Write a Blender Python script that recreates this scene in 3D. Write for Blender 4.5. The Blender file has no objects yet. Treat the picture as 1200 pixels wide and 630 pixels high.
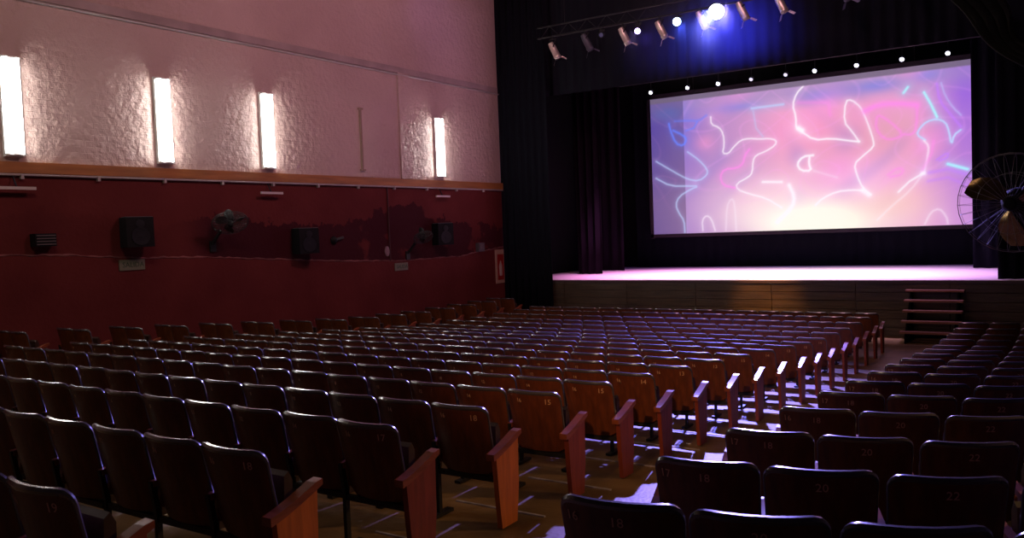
import bpy, math, random
from mathutils import Matrix, Vector
import numpy as np
random.seed(5)
S = bpy.context.scene
COL = S.collection
PI = math.pi

# ------------------------------------------------------------------ camera
cd = bpy.data.cameras.new('camera')
cd.sensor_fit = 'HORIZONTAL'; cd.sensor_width = 36.0
cd.lens = 983.0/1200*36; cd.clip_end = 200; cd.clip_start = 0.05
cam = bpy.data.objects.new('camera', cd); COL.objects.link(cam)
EYE = 1.70
cam.matrix_world = Matrix(((0.83384106, 0.00673811, 0.55196348, 0.0),
                           (0.55063898, 0.06013922, -0.83257432, 0.0),
                           (-0.03880463, 0.99816726, 0.04643628, EYE),
                           (0, 0, 0, 1)))
S.camera = cam
# ------------------------------------------------------------------ world, exposure
W = bpy.data.worlds.new('world'); S.world = W; W.use_nodes = True
W.node_tree.nodes['Background'].inputs[0].default_value = (0.02, 0.02, 0.03, 1)
W.node_tree.nodes['Background'].inputs[1].default_value = 0.1
S.view_settings.view_transform = 'Standard'; S.view_settings.look = 'None'
S.view_settings.gamma = 1; S.view_settings.exposure = 0.0
S.view_settings.use_curve_mapping = False

# ------------------------------------------------------------------ lights
def aim(o, target):
    d = Vector(target)-o.location
    o.rotation_euler = d.to_track_quat('-Z', 'Y').to_euler()
def lamp(name, kind, loc, power, color, target=None, size=0.3, sizey=None, angle=60, blend=0.6, spread=None):
    l = bpy.data.lights.new(name, kind); l.energy = power; l.color = color
    if kind == 'AREA':
        l.shape = 'RECTANGLE' if sizey else 'SQUARE'; l.size = size
        if sizey: l.size_y = sizey
        if spread: l.spread = math.radians(spread)
    else:
        l.shadow_soft_size = size
    if kind == 'SPOT':
        l.spot_size = math.radians(angle); l.spot_blend = blend
    o = bpy.data.objects.new(name, l); COL.objects.link(o); o.location = loc
    if target: aim(o, target)
    return o
# added area fills, out of view, to brighten the upper left wall
lamp('ceiling_fill', 'AREA', (-5.0, 3.0, 9.6), 300, (1.0, 0.72, 0.52), (-14.8, 7.0, 5.5), 3.0, 1.5)
lamp('ceiling_fill', 'AREA', (-5.0, 13.0, 9.6), 430, (1.0, 0.46, 0.56), (-14.8, 17.5, 5.0), 3.0, 1.5)
# added warm spot behind the camera, then the shaded lamp on the right wall
lamp('back_fill', 'SPOT', (-1.0, -4.0, 5.2), 2600, (1.0, 0.50, 0.18), (-4.6, 12.0, -0.6), 0.12, None, 21, 1.0)
lamp('wall_lamp_beam', 'SPOT', (1.6, 8.0, 3.4), 420, (1.0, 0.56, 0.24), (-3.4, 4.0, -0.2), 0.10, None, 62, 0.9)
# blue lanterns of the front truss, beaming over the stalls
lamp('truss_beam', 'SPOT', (-7.00, 20.35, 6.95), 19000, (0.30, 0.24, 1.0), (-4.6, 9.5, -1.0), 0.12, None, 62, 0.9)
lamp('truss_beam', 'SPOT', (-7.40, 20.35, 6.92), 44000, (0.17, 0.18, 1.0), (-6.4, 14.5, -1.0), 0.16, None, 54, 1.0)
lamp('truss_beam', 'SPOT', (-9.40, 20.45, 6.80), 700, (0.42, 0.30, 1.0), (-9.0, 14.0, -1.0), 0.12, None, 50, 0.9)
# their spill on the black header drape behind
lamp('truss_spill', 'SPOT', (-7.31, 20.95, 6.85), 2600, (0.05, 0.06, 1.0), (-7.31, 22.2, 6.7), 0.12, None, 125, 1.0)
lamp('truss_spill', 'SPOT', (-8.36, 20.95, 6.80), 420, (0.06, 0.10, 1.0), (-8.36, 22.2, 6.6), 0.10, None, 115, 1.0)
lamp('truss_spill', 'SPOT', (-9.47, 20.95, 6.75), 90, (0.12, 0.07, 1.0), (-9.47, 22.2, 6.6), 0.10, None, 110, 1.0)
# warm lantern catching the stage front
lamp('truss_beam', 'SPOT', (-6.5, 18.5, 6.6), 6500, (1.0, 0.42, 0.10), (-6.6, 21.9, -0.5), 0.1, None, 17, 1.0)
# violet wash on the left wall beside the curtain
lamp('wall_wash', 'SPOT', (-11.5, 17.0, 9.0), 60, (0.55, 0.30, 1.0), (-14.8, 18.9, 7.6), 0.12, None, 46, 1.0)
# border lights over the stage
for i, (x, c) in enumerate([(-11.2, (1, .40, .95)), (-9.4, (1, .62, .90)), (-7.2, (1, .80, .88)), (-5.0, (1, .70, .95)), (-2.9, (.70, .42, 1))]):
    lamp('border_beam', 'SPOT', (x, 23.2, 5.6), 3600, c, (x, 24.3, 0.1), 0.12, None, 70, 1.0)

# ------------------------------------------------------------------ helpers
def srgb(r, g, b):
    f = lambda c: (c/255/12.92) if c/255 <= .04045 else ((c/255+.055)/1.055)**2.4
    return (f(r), f(g), f(b), 1)
MATS = {}
def mat(name, col, rough=.6, metal=0, emit=None, es=0, coat=0, noise=0, nscale=6, bump=0, bscale=40, stretch=None, spec=.5, alpha=None):
    m = bpy.data.materials.new(name); m.use_nodes = True; MATS[name] = m
    nt = m.node_tree; N = nt.nodes; L = nt.links; b = N['Principled BSDF']
    b.inputs['Base Color'].default_value = (*col[:3], 1)
    b.inputs['Roughness'].default_value = rough; b.inputs['Metallic'].default_value = metal
    b.inputs['Specular IOR Level'].default_value = spec
    if coat: b.inputs['Coat Weight'].default_value = coat; b.inputs['Coat Roughness'].default_value = .18
    if emit:
        b.inputs['Emission Color'].default_value = (*emit[:3], 1); b.inputs['Emission Strength'].default_value = es
    if noise or bump:
        tc = N.new('ShaderNodeTexCoord'); mp = N.new('ShaderNodeMapping'); L.new(tc.outputs['Object'], mp.inputs[0])
        if stretch: mp.inputs['Scale'].default_value = stretch
        if noise:
            n = N.new('ShaderNodeTexNoise'); n.inputs['Scale'].default_value = nscale; n.inputs['Detail'].default_value = 5
            L.new(mp.outputs[0], n.inputs[0])
            r = N.new('ShaderNodeValToRGB'); L.new(n.outputs[0], r.inputs[0])
            r.color_ramp.elements[0].position = .3; r.color_ramp.elements[1].position = .7
            r.color_ramp.elements[0].color = (*[c*(1-noise) for c in col[:3]], 1)
            r.color_ramp.elements[1].color = (*[min(1, c*(1+noise)) for c in col[:3]], 1)
            L.new(r.outputs[0], b.inputs['Base Color'])
        if bump:
            n2 = N.new('ShaderNodeTexNoise'); n2.inputs['Scale'].default_value = bscale; n2.inputs['Detail'].default_value = 3
            L.new(mp.outputs[0], n2.inputs[0])
            bp = N.new('ShaderNodeBump'); bp.inputs['Strength'].default_value = bump; bp.inputs['Distance'].default_value = .02
            L.new(n2.outputs[0], bp.inputs['Height']); L.new(bp.outputs[0], b.inputs['Normal'])
    return m

class MB:
    def __init__(s): s.v = []; s.f = []
    def add(s, v, f):
        o = len(s.v); s.v += [tuple(p) for p in v]; s.f += [tuple(i+o for i in q) for q in f]; return s
    def box(s, c, d, rot=None):
        x, y, z = [k/2 for k in d]
        v = [Vector((sx*x, sy*y, sz*z)) for sz in (-1, 1) for sy in (-1, 1) for sx in (-1, 1)]
        if rot: v = [rot @ p for p in v]
        v = [p+Vector(c) for p in v]
        return s.add(v, [(0, 2, 3, 1), (4, 5, 7, 6), (0, 1, 5, 4), (1, 3, 7, 5), (3, 2, 6, 7), (2, 0, 4, 6)])
    def bar(s, a, b, w, h=None):
        a = Vector(a); b = Vector(b); q = (b-a).to_track_quat('Z', 'Y').to_matrix()
        return s.box((a+b)/2, (w, h or w, (b-a).length), q)
    def tube(s, pts, r, n=8, cap=True, closed=False):
        pts = [Vector(p) for p in pts]; rs = r if isinstance(r, (list, tuple)) else [r]*len(pts)
        v = []; f = []; m = len(pts); up = None
        for i, p in enumerate(pts):
            if closed: t = pts[(i+1) % m]-pts[i-1]
            else: t = pts[min(i+1, m-1)]-pts[max(i-1, 0)]
            t.normalize()
            if up is None: up = Vector((0, 0, 1)) if abs(t.z) < .9 else Vector((0, 1, 0))
            a = t.cross(up).normalized(); up = a.cross(t).normalized()
            for k in range(n):
                g = 2*PI*k/n; v.append(p+(a*math.cos(g)+up*math.sin(g))*rs[i])
        for i in range(m if closed else m-1):
            j = (i+1) % m
            for k in range(n):
                f.append((i*n+k, i*n+(k+1) % n, j*n+(k+1) % n, j*n+k))
        if cap and not closed:
            f.append(tuple(range(n-1, -1, -1))); f.append(tuple((m-1)*n+k for k in range(n)))
        return s.add(v, f)
    def lathe(s, prof, n=20, M=None, cap=True):   # prof: (r, z) along z, M transform
        v = []; f = []
        for r, z in prof:
            for k in range(n):
                g = 2*PI*k/n; p = Vector((r*math.cos(g), r*math.sin(g), z)); v.append(M @ p if M else p)
        for i in range(len(prof)-1):
            for k in range(n):
                f.append((i*n+k, i*n+(k+1) % n, (i+1)*n+(k+1) % n, (i+1)*n+k))
        if cap and prof[0][0] > 1e-4: f.append(tuple(range(n-1, -1, -1)))
        if cap and prof[-1][0] > 1e-4: f.append(tuple((len(prof)-1)*n+k for k in range(n)))
        return s.add(v, f)
    def prism(s, poly, d0, d1, fn):     # poly 2D; fn(u, v, d) -> point
        n = len(poly)
        v = [fn(u, w, d0) for u, w in poly]+[fn(u, w, d1) for u, w in poly]
        f = [tuple(range(n-1, -1, -1)), tuple(range(n, 2*n))]+[(i, (i+1) % n, n+(i+1) % n, n+i) for i in range(n)]
        return s.add(v, f)
    def mesh(s, name, m, smooth=False):
        me = bpy.data.meshes.new(name); me.from_pydata([tuple(p) for p in s.v], [], s.f); me.update()
        me.materials.append(m)
        if smooth:
            me.polygons.foreach_set('use_smooth', [True]*len(me.polygons))
            me.set_sharp_from_angle(angle=math.radians(40))
        return me
    def obj(s, name, m, parent=None, smooth=False):
        o = bpy.data.objects.new(name, s.mesh(name, m, smooth)); COL.objects.link(o)
        if parent: o.parent = parent
        return o
def tag(o, label=None, cat=None, group=None, kind=None):
    if label: o['label'] = label
    if cat: o['category'] = cat
    if group: o['group'] = group
    if kind: o['kind'] = kind
    return o
def empty(name, loc=(0, 0, 0), rz=0):
    o = bpy.data.objects.new(name, None); COL.objects.link(o); o.location = loc; o.rotation_euler = (0, 0, rz)
    o.empty_display_size = .1; return o
def link_mesh(name, me, parent, loc=(0, 0, 0)):
    o = bpy.data.objects.new(name, me); COL.objects.link(o); o.parent = parent; o.location = loc; return o
def text_mesh(txt, size, m, ext=.001):
    cu = bpy.data.curves.new('txt', 'FONT'); cu.body = txt; cu.size = size; cu.extrude = ext
    cu.align_x = 'CENTER'; cu.align_y = 'CENTER'; cu.resolution_u = 2
    o = bpy.data.objects.new('txt', cu)
    me = bpy.data.meshes.new_from_object(o); bpy.data.objects.remove(o); bpy.data.curves.remove(cu)
    me.materials.clear(); me.materials.append(m); return me

# ------------------------------------------------------------------ materials
wood_back = mat('varnished_back_wood', (.115, .027, .006), .45, coat=.1, noise=.35, nscale=3, stretch=(8, 8, 1.2))
vinyl = mat('black_vinyl_edge', (.055, .048, .060), .26, spec=1.0, coat=.6)
seat_fab = mat('dark_seat_vinyl', (.03, .012, .008), .5)
arm_wood = mat('armrest_wood', (.22, .055, .022), .33, coat=.35, noise=.25, nscale=5, stretch=(3, 1, 8))
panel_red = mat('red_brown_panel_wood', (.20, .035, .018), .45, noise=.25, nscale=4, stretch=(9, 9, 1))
panel_lit = mat('lit_panel_wood', (.50, .13, .02), .5, noise=.2, nscale=4, stretch=(9, 9, 1))  # same panel wood, with warm light painted into its colour
iron = mat('black_iron', (.012, .012, .013), .5, spec=.4)
numpaint = mat('faded_number_paint', (.62, .36, .22), .7)
cloth = mat('black_stage_cloth', (.006, .006, .010), .95, spec=.05)
cloth_p = mat('aubergine_leg_cloth', (.008, .0045, .008), .95, spec=.05)
cloth_h = mat('black_header_cloth', (.011, .011, .017), .95, spec=.05)
plain_black = mat('black_paint', (.003, .003, .004), .9, spec=.1)
steel = mat('dull_steel', (.25, .25, .27), .4, .8)
lantern_m = mat('silver_lantern_skin', (.75, .66, .58), .35, .7)
lantern_d = mat('grey_lantern_skin', (.10, .10, .13), .45, .5)
white_p = mat('white_enamel', (.75, .74, .72), .5)
trim_m = mat('orange_brown_rail_wood', (.36, .14, .035), .5, noise=.25, nscale=2, stretch=(1, .6, 6))
pipe_m = mat('grey_conduit', (.42, .37, .36), .5)
dark_plastic = mat('black_speaker_plastic', (.004, .004, .005), .6, spec=.25)
stage_top = mat('pale_stage_boards', (.62, .50, .52), .45, noise=.12, nscale=3, stretch=(.3, 4, 1))
floor_m = mat('brown_worn_floor', (.17, .10, .042), .42, noise=.45, nscale=1.6, bump=.15, bscale=25)
aisle_m = mat('grey_polished_aisle', (.42, .36, .42), .22, noise=.2, nscale=1.2, bump=.08, bscale=14)
sliver_m = mat('light_sliver_strip', (.50, .45, .50), .28, .4, noise=.5, nscale=6)  # pale tone stands for light falling between the seats
step_m = mat('step_tread_wood', (.20, .075, .045), .5)
ceil_m = mat('dark_ceiling', (.05, .04, .04), .9)
screen_edge = mat('screen_border', (.015, .010, .016), .9)

# upper wall: rough whitewashed brick under pinkish paint
def upper_wall():
    m = mat('rough_pink_plaster', (.60, .47, .45), .55)
    nt = m.node_tree; N = nt.nodes; L = nt.links; b = N['Principled BSDF']
    tc = N.new('ShaderNodeTexCoord')
    br = N.new('ShaderNodeTexBrick'); mp = N.new('ShaderNodeMapping'); mp.inputs['Rotation'].default_value = (PI/2, 0, PI/2)
    # brick pattern lies in the wall plane (y, z)
    sp = N.new('ShaderNodeSeparateXYZ'); cb = N.new('ShaderNodeCombineXYZ'); L.new(tc.outputs['Object'], sp.inputs[0])
    L.new(sp.outputs[1], cb.inputs[0]); L.new(sp.outputs[2], cb.inputs[1])
    wn = N.new('ShaderNodeTexNoise'); wn.inputs['Scale'].default_value = 3; L.new(tc.outputs['Object'], wn.inputs[0])
    ad = N.new('ShaderNodeVectorMath'); ad.operation = 'MULTIPLY_ADD'; ad.inputs[1].default_value = (.03, .03, .03)
    L.new(wn.outputs['Color'], ad.inputs[0]); L.new(cb.outputs[0], ad.inputs[2])
    L.new(ad.outputs[0], br.inputs[0]); br.inputs['Scale'].default_value = 1
    br.inputs['Brick Width'].default_value = .30; br.inputs['Row Height'].default_value = .11; br.inputs['Mortar Size'].default_value = .008
    br.inputs['Mortar Smooth'].default_value = .6
    n1 = N.new('ShaderNodeTexNoise'); n1.inputs['Scale'].default_value = 9; n1.inputs['Detail'].default_value = 4; L.new(tc.outputs['Object'], n1.inputs[0])
    vo = N.new('ShaderNodeTexVoronoi'); vo.feature = 'SMOOTH_F1'; vo.inputs['Scale'].default_value = 7; L.new(ad.outputs[0], vo.inputs[0])
    mm = N.new('ShaderNodeMath'); mm.operation = 'MULTIPLY_ADD'; mm.inputs[1].default_value = -.10
    L.new(br.outputs['Fac'], mm.inputs[0]); L.new(n1.outputs[0], mm.inputs[2])
    m2 = N.new('ShaderNodeMath'); m2.operation = 'MULTIPLY_ADD'; m2.inputs[1].default_value = -.55
    L.new(vo.outputs['Distance'], m2.inputs[0]); L.new(mm.outputs[0], m2.inputs[2])
    bp = N.new('ShaderNodeBump'); bp.inputs['Strength'].default_value = .6; bp.inputs['Distance'].default_value = .06
    L.new(m2.outputs[0], bp.inputs['Height']); L.new(bp.outputs[0], b.inputs['Normal'])
    n2 = N.new('ShaderNodeTexNoise'); n2.inputs['Scale'].default_value = .5; n2.inputs['Detail'].default_value = 6; L.new(tc.outputs['Object'], n2.inputs[0])
    r = N.new('ShaderNodeValToRGB'); L.new(n2.outputs[0], r.inputs[0])
    r.color_ramp.elements[0].position = .3; r.color_ramp.elements[1].position = .75
    r.color_ramp.elements[0].color = (.46, .33, .30, 1); r.color_ramp.elements[1].color = (.58, .43, .39, 1)
    L.new(r.outputs[0], b.inputs['Base Color'])
    return m
upper_m = upper_wall()

# lower wall: oxblood paint with a ragged darker damp band
STAIN = [(7.85, 2.30), (10.0, 2.0), (10.96, 2.2), (11.93, 2.22), (12.26, 2.05), (13.23, 2.04), (14.85, 2.01), (15.36, 2.15), (16.48, 2.34), (17.1, 2.5), (17.7, 2.5), (18.08, 2.27), (18.99, 2.1), (19.42, 1.94), (20.43, 1.98), (21.93, 1.77)]
LEDGE = [(-4, 2.3), (6.94, 1.61), (8.08, 1.56), (9.3, 1.45), (10.91, 1.39), (12.21, 1.29), (13.96, 1.16), (15.38, 1.07), (16.99, 1.0), (18.07, 1.0), (19.64, 0.99), (20.5, 1.08), (22.0, 1.19)]
def lower_wall():
    m = mat('oxblood_wall_paint', (.12, .018, .018), .75, spec=.12)
    nt = m.node_tree; N = nt.nodes; L = nt.links; b = N['Principled BSDF']
    tc = N.new('ShaderNodeTexCoord'); sp = N.new('ShaderNodeSeparateXYZ'); L.new(tc.outputs['Object'], sp.inputs[0])
    def curve(pts):
        mr = N.new('ShaderNodeMapRange'); mr.inputs[1].default_value = 6; mr.inputs[2].default_value = 22; L.new(sp.outputs[1], mr.inputs[0])
        fc = N.new('ShaderNodeFloatCurve'); L.new(mr.outputs[0], fc.inputs['Value']); c = fc.mapping.curves[0]
        pts = [((y-6)/16, z/4) for y, z in pts if y > 6]
        pts = [(0, pts[0][1])]+[p for p in pts if 0 < p[0] < 1]+[(1, pts[-1][1])]
        while len(c.points) < len(pts): c.points.new(.5, .5)
        for p, q in zip(c.points, pts): p.location = q; p.handle_type = 'VECTOR'
        fc.mapping.update()
        mu = N.new('ShaderNodeMath'); mu.operation = 'MULTIPLY'; mu.inputs[1].default_value = 4; L.new(fc.outputs[0], mu.inputs[0]); return mu
    top = curve(STAIN); low = curve(LEDGE)
    nz = N.new('ShaderNodeTexNoise'); nz.inputs['Scale'].default_value = 2.6; nz.inputs['Detail'].default_value = 7; nz.inputs['Roughness'].default_value = .65
    L.new(tc.outputs['Object'], nz.inputs[0])
    def math_(op, a, bb):
        q = N.new('ShaderNodeMath'); q.operation = op
        for i, x in enumerate((a, bb)):
            if isinstance(x, (int, float)): q.inputs[i].default_value = x
            else: L.new(x, q.inputs[i])
        return q.outputs[0]
    jit = math_('MULTIPLY', math_('SUBTRACT', nz.outputs[0], .5), .9)
    dz = math_('SUBTRACT', math_('ADD', top.outputs[0], jit), sp.outputs[2])      # >0 below the ragged top
    up = math_('SUBTRACT', sp.outputs[2], low.outputs[0])
    a = N.new('ShaderNodeMapRange'); a.inputs[1].default_value = -.012; a.inputs[2].default_value = .012; L.new(dz, a.inputs[0])
    c = N.new('ShaderNodeMapRange'); c.inputs[1].default_value = -.02; c.inputs[2].default_value = .02; L.new(up, c.inputs[0])
    y0 = N.new('ShaderNodeMapRange'); y0.inputs[1].default_value = 10.4; y0.inputs[2].default_value = 11.2; L.new(sp.outputs[1], y0.inputs[0])
    n3 = N.new('ShaderNodeTexNoise'); n3.inputs['Scale'].default_value = 1.1; n3.inputs['Detail'].default_value = 6; L.new(tc.outputs['Object'], n3.inputs[0])
    ho = N.new('ShaderNodeMapRange'); ho.inputs[1].default_value = .34; ho.inputs[2].default_value = .39; L.new(n3.outputs[0], ho.inputs[0])
    y0b = math_('ADD', math_('MULTIPLY', y0.outputs[0], .85), .15)
    mask = math_('MULTIPLY', math_('MULTIPLY', a.outputs[0], c.outputs[0]), math_('MULTIPLY', y0b, ho.outputs[0]))
    base = N.new('ShaderNodeValToRGB'); n2 = N.new('ShaderNodeTexNoise'); n2.inputs['Scale'].default_value = .9; n2.inputs['Detail'].default_value = 5
    L.new(tc.outputs['Object'], n2.inputs[0]); L.new(n2.outputs[0], base.inputs[0])
    base.color_ramp.elements[0].position = .3; base.color_ramp.elements[1].position = .7
    base.color_ramp.elements[0].color = (.105, .018, .018, 1); base.color_ramp.elements[1].color = (.145, .028, .026, 1)
    mx = N.new('ShaderNodeMix'); mx.data_type = 'RGBA'; L.new(mask, mx.inputs['Factor']); L.new(base.outputs[0], mx.inputs['A'])
    mx.inputs['B'].default_value = (.052, .009, .013, 1); L.new(mx.outputs['Result'], b.inputs['Base Color'])
    n4 = N.new('ShaderNodeTexNoise'); n4.inputs['Scale'].default_value = 12; L.new(tc.outputs['Object'], n4.inputs[0])
    bp = N.new('ShaderNodeBump'); bp.inputs['Strength'].default_value = .25; bp.inputs['Distance'].default_value = .03
    L.new(n4.outputs[0], bp.inputs['Height']); L.new(bp.outputs[0], b.inputs['Normal'])
    return m
lower_m = lower_wall()

# ------------------------------------------------------------------ setting
XL, XR, YB, YP, YS, ZC = -14.8, 1.9, -4.5, 22.0, 28.75, 9.9
def fz(y):
    if y < 14: return -.0828*y
    if y < 16.5: return -1.159-.0332*(y-14)
    return -1.242
def struct(o): o['kind'] = 'structure'; return o
# floor, following the rake
ys = [YB, 0, 4, 8, 12, 14, 15, 16.5, 19, YP+.1]
b = MB(); xs = [XL-.05, XR+.05]; v = []
for y in ys:
    for x in xs: v.append((x, y, fz(y)))
for y in ys:
    for x in xs: v.append((x, y, fz(y)-.25))
n = len(ys)*2
f = [(2*i, 2*i+1, 2*i+3, 2*i+2) for i in range(len(ys)-1)]+[(n+2*i, n+2*i+2, n+2*i+3, n+2*i+1) for i in range(len(ys)-1)]
f += [(2*i, 2*i+2, n+2*i+2, n+2*i) for i in range(len(ys)-1)]+[(2*i+1, n+2*i+1, n+2*i+3, 2*i+3) for i in range(len(ys)-1)]
f += [(0, n, n+1, 1), (n-2, n-1, 2*n-1, 2*n-2)]
b.add(v, f); floor = struct(b.obj('floor', floor_m))
struct(MB().box(((XL+XR)/2, (YB+YS)/2, ZC+.15), (XR-XL+.8, YS-YB+.8, .3)).obj('ceiling', ceil_m))
struct(MB().box(((XL+XR)/2, YB-.15, 4), (XR-XL+.6, .3, 12)).obj('wall_back', ceil_m))
struct(MB().box((XR+.15, (YB+YS)/2, 4), (.3, YS-YB, 12)).obj('wall_right', ceil_m))
ZT = 3.05
struct(MB().box(((XL-.15), (YB+YP)/2, (ZT+ZC)/2), (.3, YP-YB, ZC-ZT)).obj('wall_left', upper_m))
wl = struct(MB().box(((XL-.15), (YB+YP)/2, (ZT-2)/2), (.3, YP-YB, ZT+2)).obj('wall_left_dado', lower_m))
wl.name = 'wall_left_lower'
# shallow pilaster on the plaster
MB().box((XL+.02, 17.35, 4.58), (.05, .42, 2.80)).obj('pilaster', upper_m, bpy.data.objects['wall_left'])
# stage house shell
struct(MB().box(((XL+XR)/2, YS+.15, 4), (XR-XL+.6, .3, 12)).obj('wall_stage_back', plain_black))
struct(MB().box((XL-.15, (YP+YS)/2, 4), (.3, YS-YP, 12)).obj('wall_stage_left', plain_black))
# timber rail, conduit with clips
struct(MB().box((XL+.035, (YB+YP)/2, 3.075), (.07, YP-YB, .19)).obj('trim_1', trim_m))
cp = empty('conduit', (XL+.05, YB, 2.955)); tag(cp, 'long grey conduit pipe running under the orange-brown wall rail', 'conduit')
b = MB(); b.tube([(0, 0, 0), (0, YP-YB, 0)], .022, 8); b.obj('pipe', pipe_m, cp, True)
clip = MB().box((0, 0, -.03), (.06, .05, .09)).mesh('clip', pipe_m)
y = 6.0
while y < 21.8: link_mesh('clip', clip, cp, (0, y-YB, 0)); y += 1.35
# upper ledge: horizontal plaster band with pipe
bm_ = struct(MB().box((XL+.012, (YB+YP)/2, 6.05), (.024, YP-YB, .16)).obj('trim_2', mat('greyed_plaster_band', (.36, .28, .27), .6, noise=.2, nscale=1.5)))
lp = MB().tube([(XL+.03, YB+.1, 5.93), (XL+.03, YP-.02, 5.93)], .024, 8).obj('ledge_pipe', pipe_m, bm_, True)
# ridge of broken plaster at the foot of the damp band
ridge_m = mat('bare_plaster_ridge', (.19, .065, .062), .8, noise=.5, nscale=3)
v = []; f = []; k = 0; y = 6.0
while y < 21.95:
    for (y0, z0), (y1, z1) in zip(LEDGE, LEDGE[1:]):
        if y0 <= y <= y1: z = z0+(z1-z0)*(y-y0)/(y1-y0)
    j = random.uniform(-.012, .012); h = random.uniform(.008, .028)
    v += [(XL-.002, y, z+j-h), (XL+.014, y, z+j-h*.4), (XL+.014, y, z+j+h*.3), (XL-.002, y, z+j+h)]
    if k: f += [(4*k-4+i, 4*k+i, 4*k+(i+1) % 4, 4*k-4+(i+1) % 4) for i in range(4)]
    k += 1; y += .11
MB().add(v, f).obj('plaster_ridge', ridge_m, wl)
# vertical surface pipe on the lower wall
MB().tube([(XL+.02, 16.55, 2.95), (XL+.02, 16.55, 1.02)], .02, 6).obj('drop_pipe', mat('painted_pipe', (.05, .012, .012), .6), wl)

# ------------------------------------------------------------------ row positions, and strips standing for slivers of lamp light
Yrow = [1.72, 2.70, 3.70, 4.62, 5.62, 6.55, 7.45, 8.42, 9.43, 10.45, 11.50, 12.55, 13.50, 14.45, 15.45, 16.40, 17.35, 18.30, 19.10]
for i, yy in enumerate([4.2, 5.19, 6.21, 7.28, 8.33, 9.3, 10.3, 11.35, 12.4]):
    o = MB().box((-3.62+random.uniform(-.06, .06), yy, fz(yy)+.004), (.82, .022, .012)).obj('light_sliver', sliver_m)
    tag(o, 'thin strip standing for lamp light on the aisle floor, %s ahead of the camera' % ['first', 'second', 'third', 'fourth', 'fifth', 'sixth', 'seventh', 'eighth', 'ninth'][i], 'light sliver', 'strips standing for slivers of light on the aisle floor')
# scraps of litter under the seats
for k in range(14):
    yy = random.uniform(4.8, 12.5); xx = random.uniform(-5.2, -3.35); s_ = random.uniform(.015, .045)
    b = MB(); a0 = random.uniform(0, 3)
    b.prism([(math.cos(a0+q*1.25)*s_*random.uniform(.6, 1.3), math.sin(a0+q*1.25)*s_*.6) for q in range(5)], .001, .008, lambda u, w_, d: (xx+u, yy+w_, fz(yy)+d+.004))
    # each scrap is its own thing
    o = b.obj('paper_scrap', white_p); tag(o, 'tiny pale paper scrap on the brown floor under the left block seats', 'litter', 'paper scraps on the floor')

# ------------------------------------------------------------------ theatre seats
HB, HBOT = .85, .36
RC = .055
def back_pt(u, t, off=0, w=.498):       # u -1..1 across, t 0..1 up; off = thickness forward
    x = u*w/2; dx = max(0, abs(x)-(w/2-RC))
    ztop = HB-RC+math.sqrt(max(0, RC*RC-dx*dx))
    zb = HBOT+.03*(dx/RC)
    z = zb+(ztop-zb)*t
    y = .06*u*u+(HB-z)*.22+off
    return (x*(.93+.07*(z-HBOT)/(HB-HBOT)), y, z)
US = [-1, -.985, -.94, -.87, -.77, -.5, -.2, .2, .5, .77, .87, .94, .985, 1]
def back_mesh(nx=13, nz=3):
    b = MB(); v = []; f = []
    for side, off in ((0, 0.0), (1, .022)):
        for j in range(nz+1):
            for i in range(nx+1):
                v.append(back_pt(US[i], j/nz, off))
    W_ = nx+1; n = W_*(nz+1)
    for j in range(nz):
        for i in range(nx):
            a = j*W_+i; f.append((a, a+1, a+W_+1, a+W_)); f.append((n+a, n+a+W_, n+a+W_+1, n+a+1))
    for i in range(nx):
        f.append((i, n+i, n+i+1, i+1)); a = nz*W_+i; f.append((a, a+1, n+a+1, n+a))
    for j in range(nz):
        a = j*W_; f.append((a, a+W_, n+a+W_, n+a)); a += nx; f.append((a, n+a, n+a+W_, a+W_))
    b.add(v, f); return b
def rim_mesh():
    pts = [back_pt(-1, t, .011) for t in (0, .4, .8)]+[back_pt(u, 1.0, .011) for u in US]+[back_pt(1, t, .011) for t in (.8, .4, 0)]
    r = [.010]*3+[.011, .012, .015, .018]+[.019]*6+[.018, .015, .012, .011]+[.010]*3
    return MB().tube(pts, r, 7)
P_BACK = back_mesh().mesh('backrest', wood_back, True)
P_RIM = rim_mesh().mesh('edge_trim', vinyl, True)
b = MB()
prof = [(.165, .33), (.215, .33), (.245, .50), (.25, .66), (.225, .71), (.195, .69), (.185, .50)]
b.prism(prof, -.215, .215, lambda u, w_, d: (d, u+.02, w_))
P_PAN = b.mesh('seat_pan', seat_fab)
# inner standard: iron post with foot, stay under the back
b = MB(); b.box((0, .13, .19), (.028, .035, .40)); b.box((0, .15, .012), (.06, .22, .024)); b.bar((0, .13, .36), (0, .10, .56), .028, .03)
P_LEG = b.mesh('leg', iron)
P_STAY = MB().box((0, .135, .335), (.50, .03, .035)).mesh('cross_bar', iron)
def arm_poly(y0, y1, z0, z1, th):
    n = 7; top = []; bot = []
    for i in range(n+1):
        t = i/n; y = y0+(y1-y0)*t; z = z0+(z1-z0)*(t**1.25)
        if i == n: z -= .012
        top.append((y, z)); bot.append((y, z-th*(1 if i < n else .7)))
    return bot+top[::-1]
b = MB(); b.prism(arm_poly(.10, .37, .565, .625, .035), -.024, .024, lambda u, w_, d: (d, u, w_))
b.bar((0, .16, .40), (0, .17, .55), .03, .04); b.bar((0, .16, .40), (0, .33, .58), .022, .03)
P_ARM = b.mesh('armrest', arm_wood)
b = MB(); b.prism(arm_poly(.02, .375, .545, .665, .045), -.034, .034, lambda u, w_, d: (d, u, w_))
P_ARM_END = b.mesh('armrest', arm_wood)
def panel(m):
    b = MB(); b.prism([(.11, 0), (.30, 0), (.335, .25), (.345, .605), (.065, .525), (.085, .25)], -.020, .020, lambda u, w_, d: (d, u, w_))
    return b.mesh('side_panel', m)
P_PANEL = [panel(panel_lit), panel(panel_red)]
NUM = {}
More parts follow.
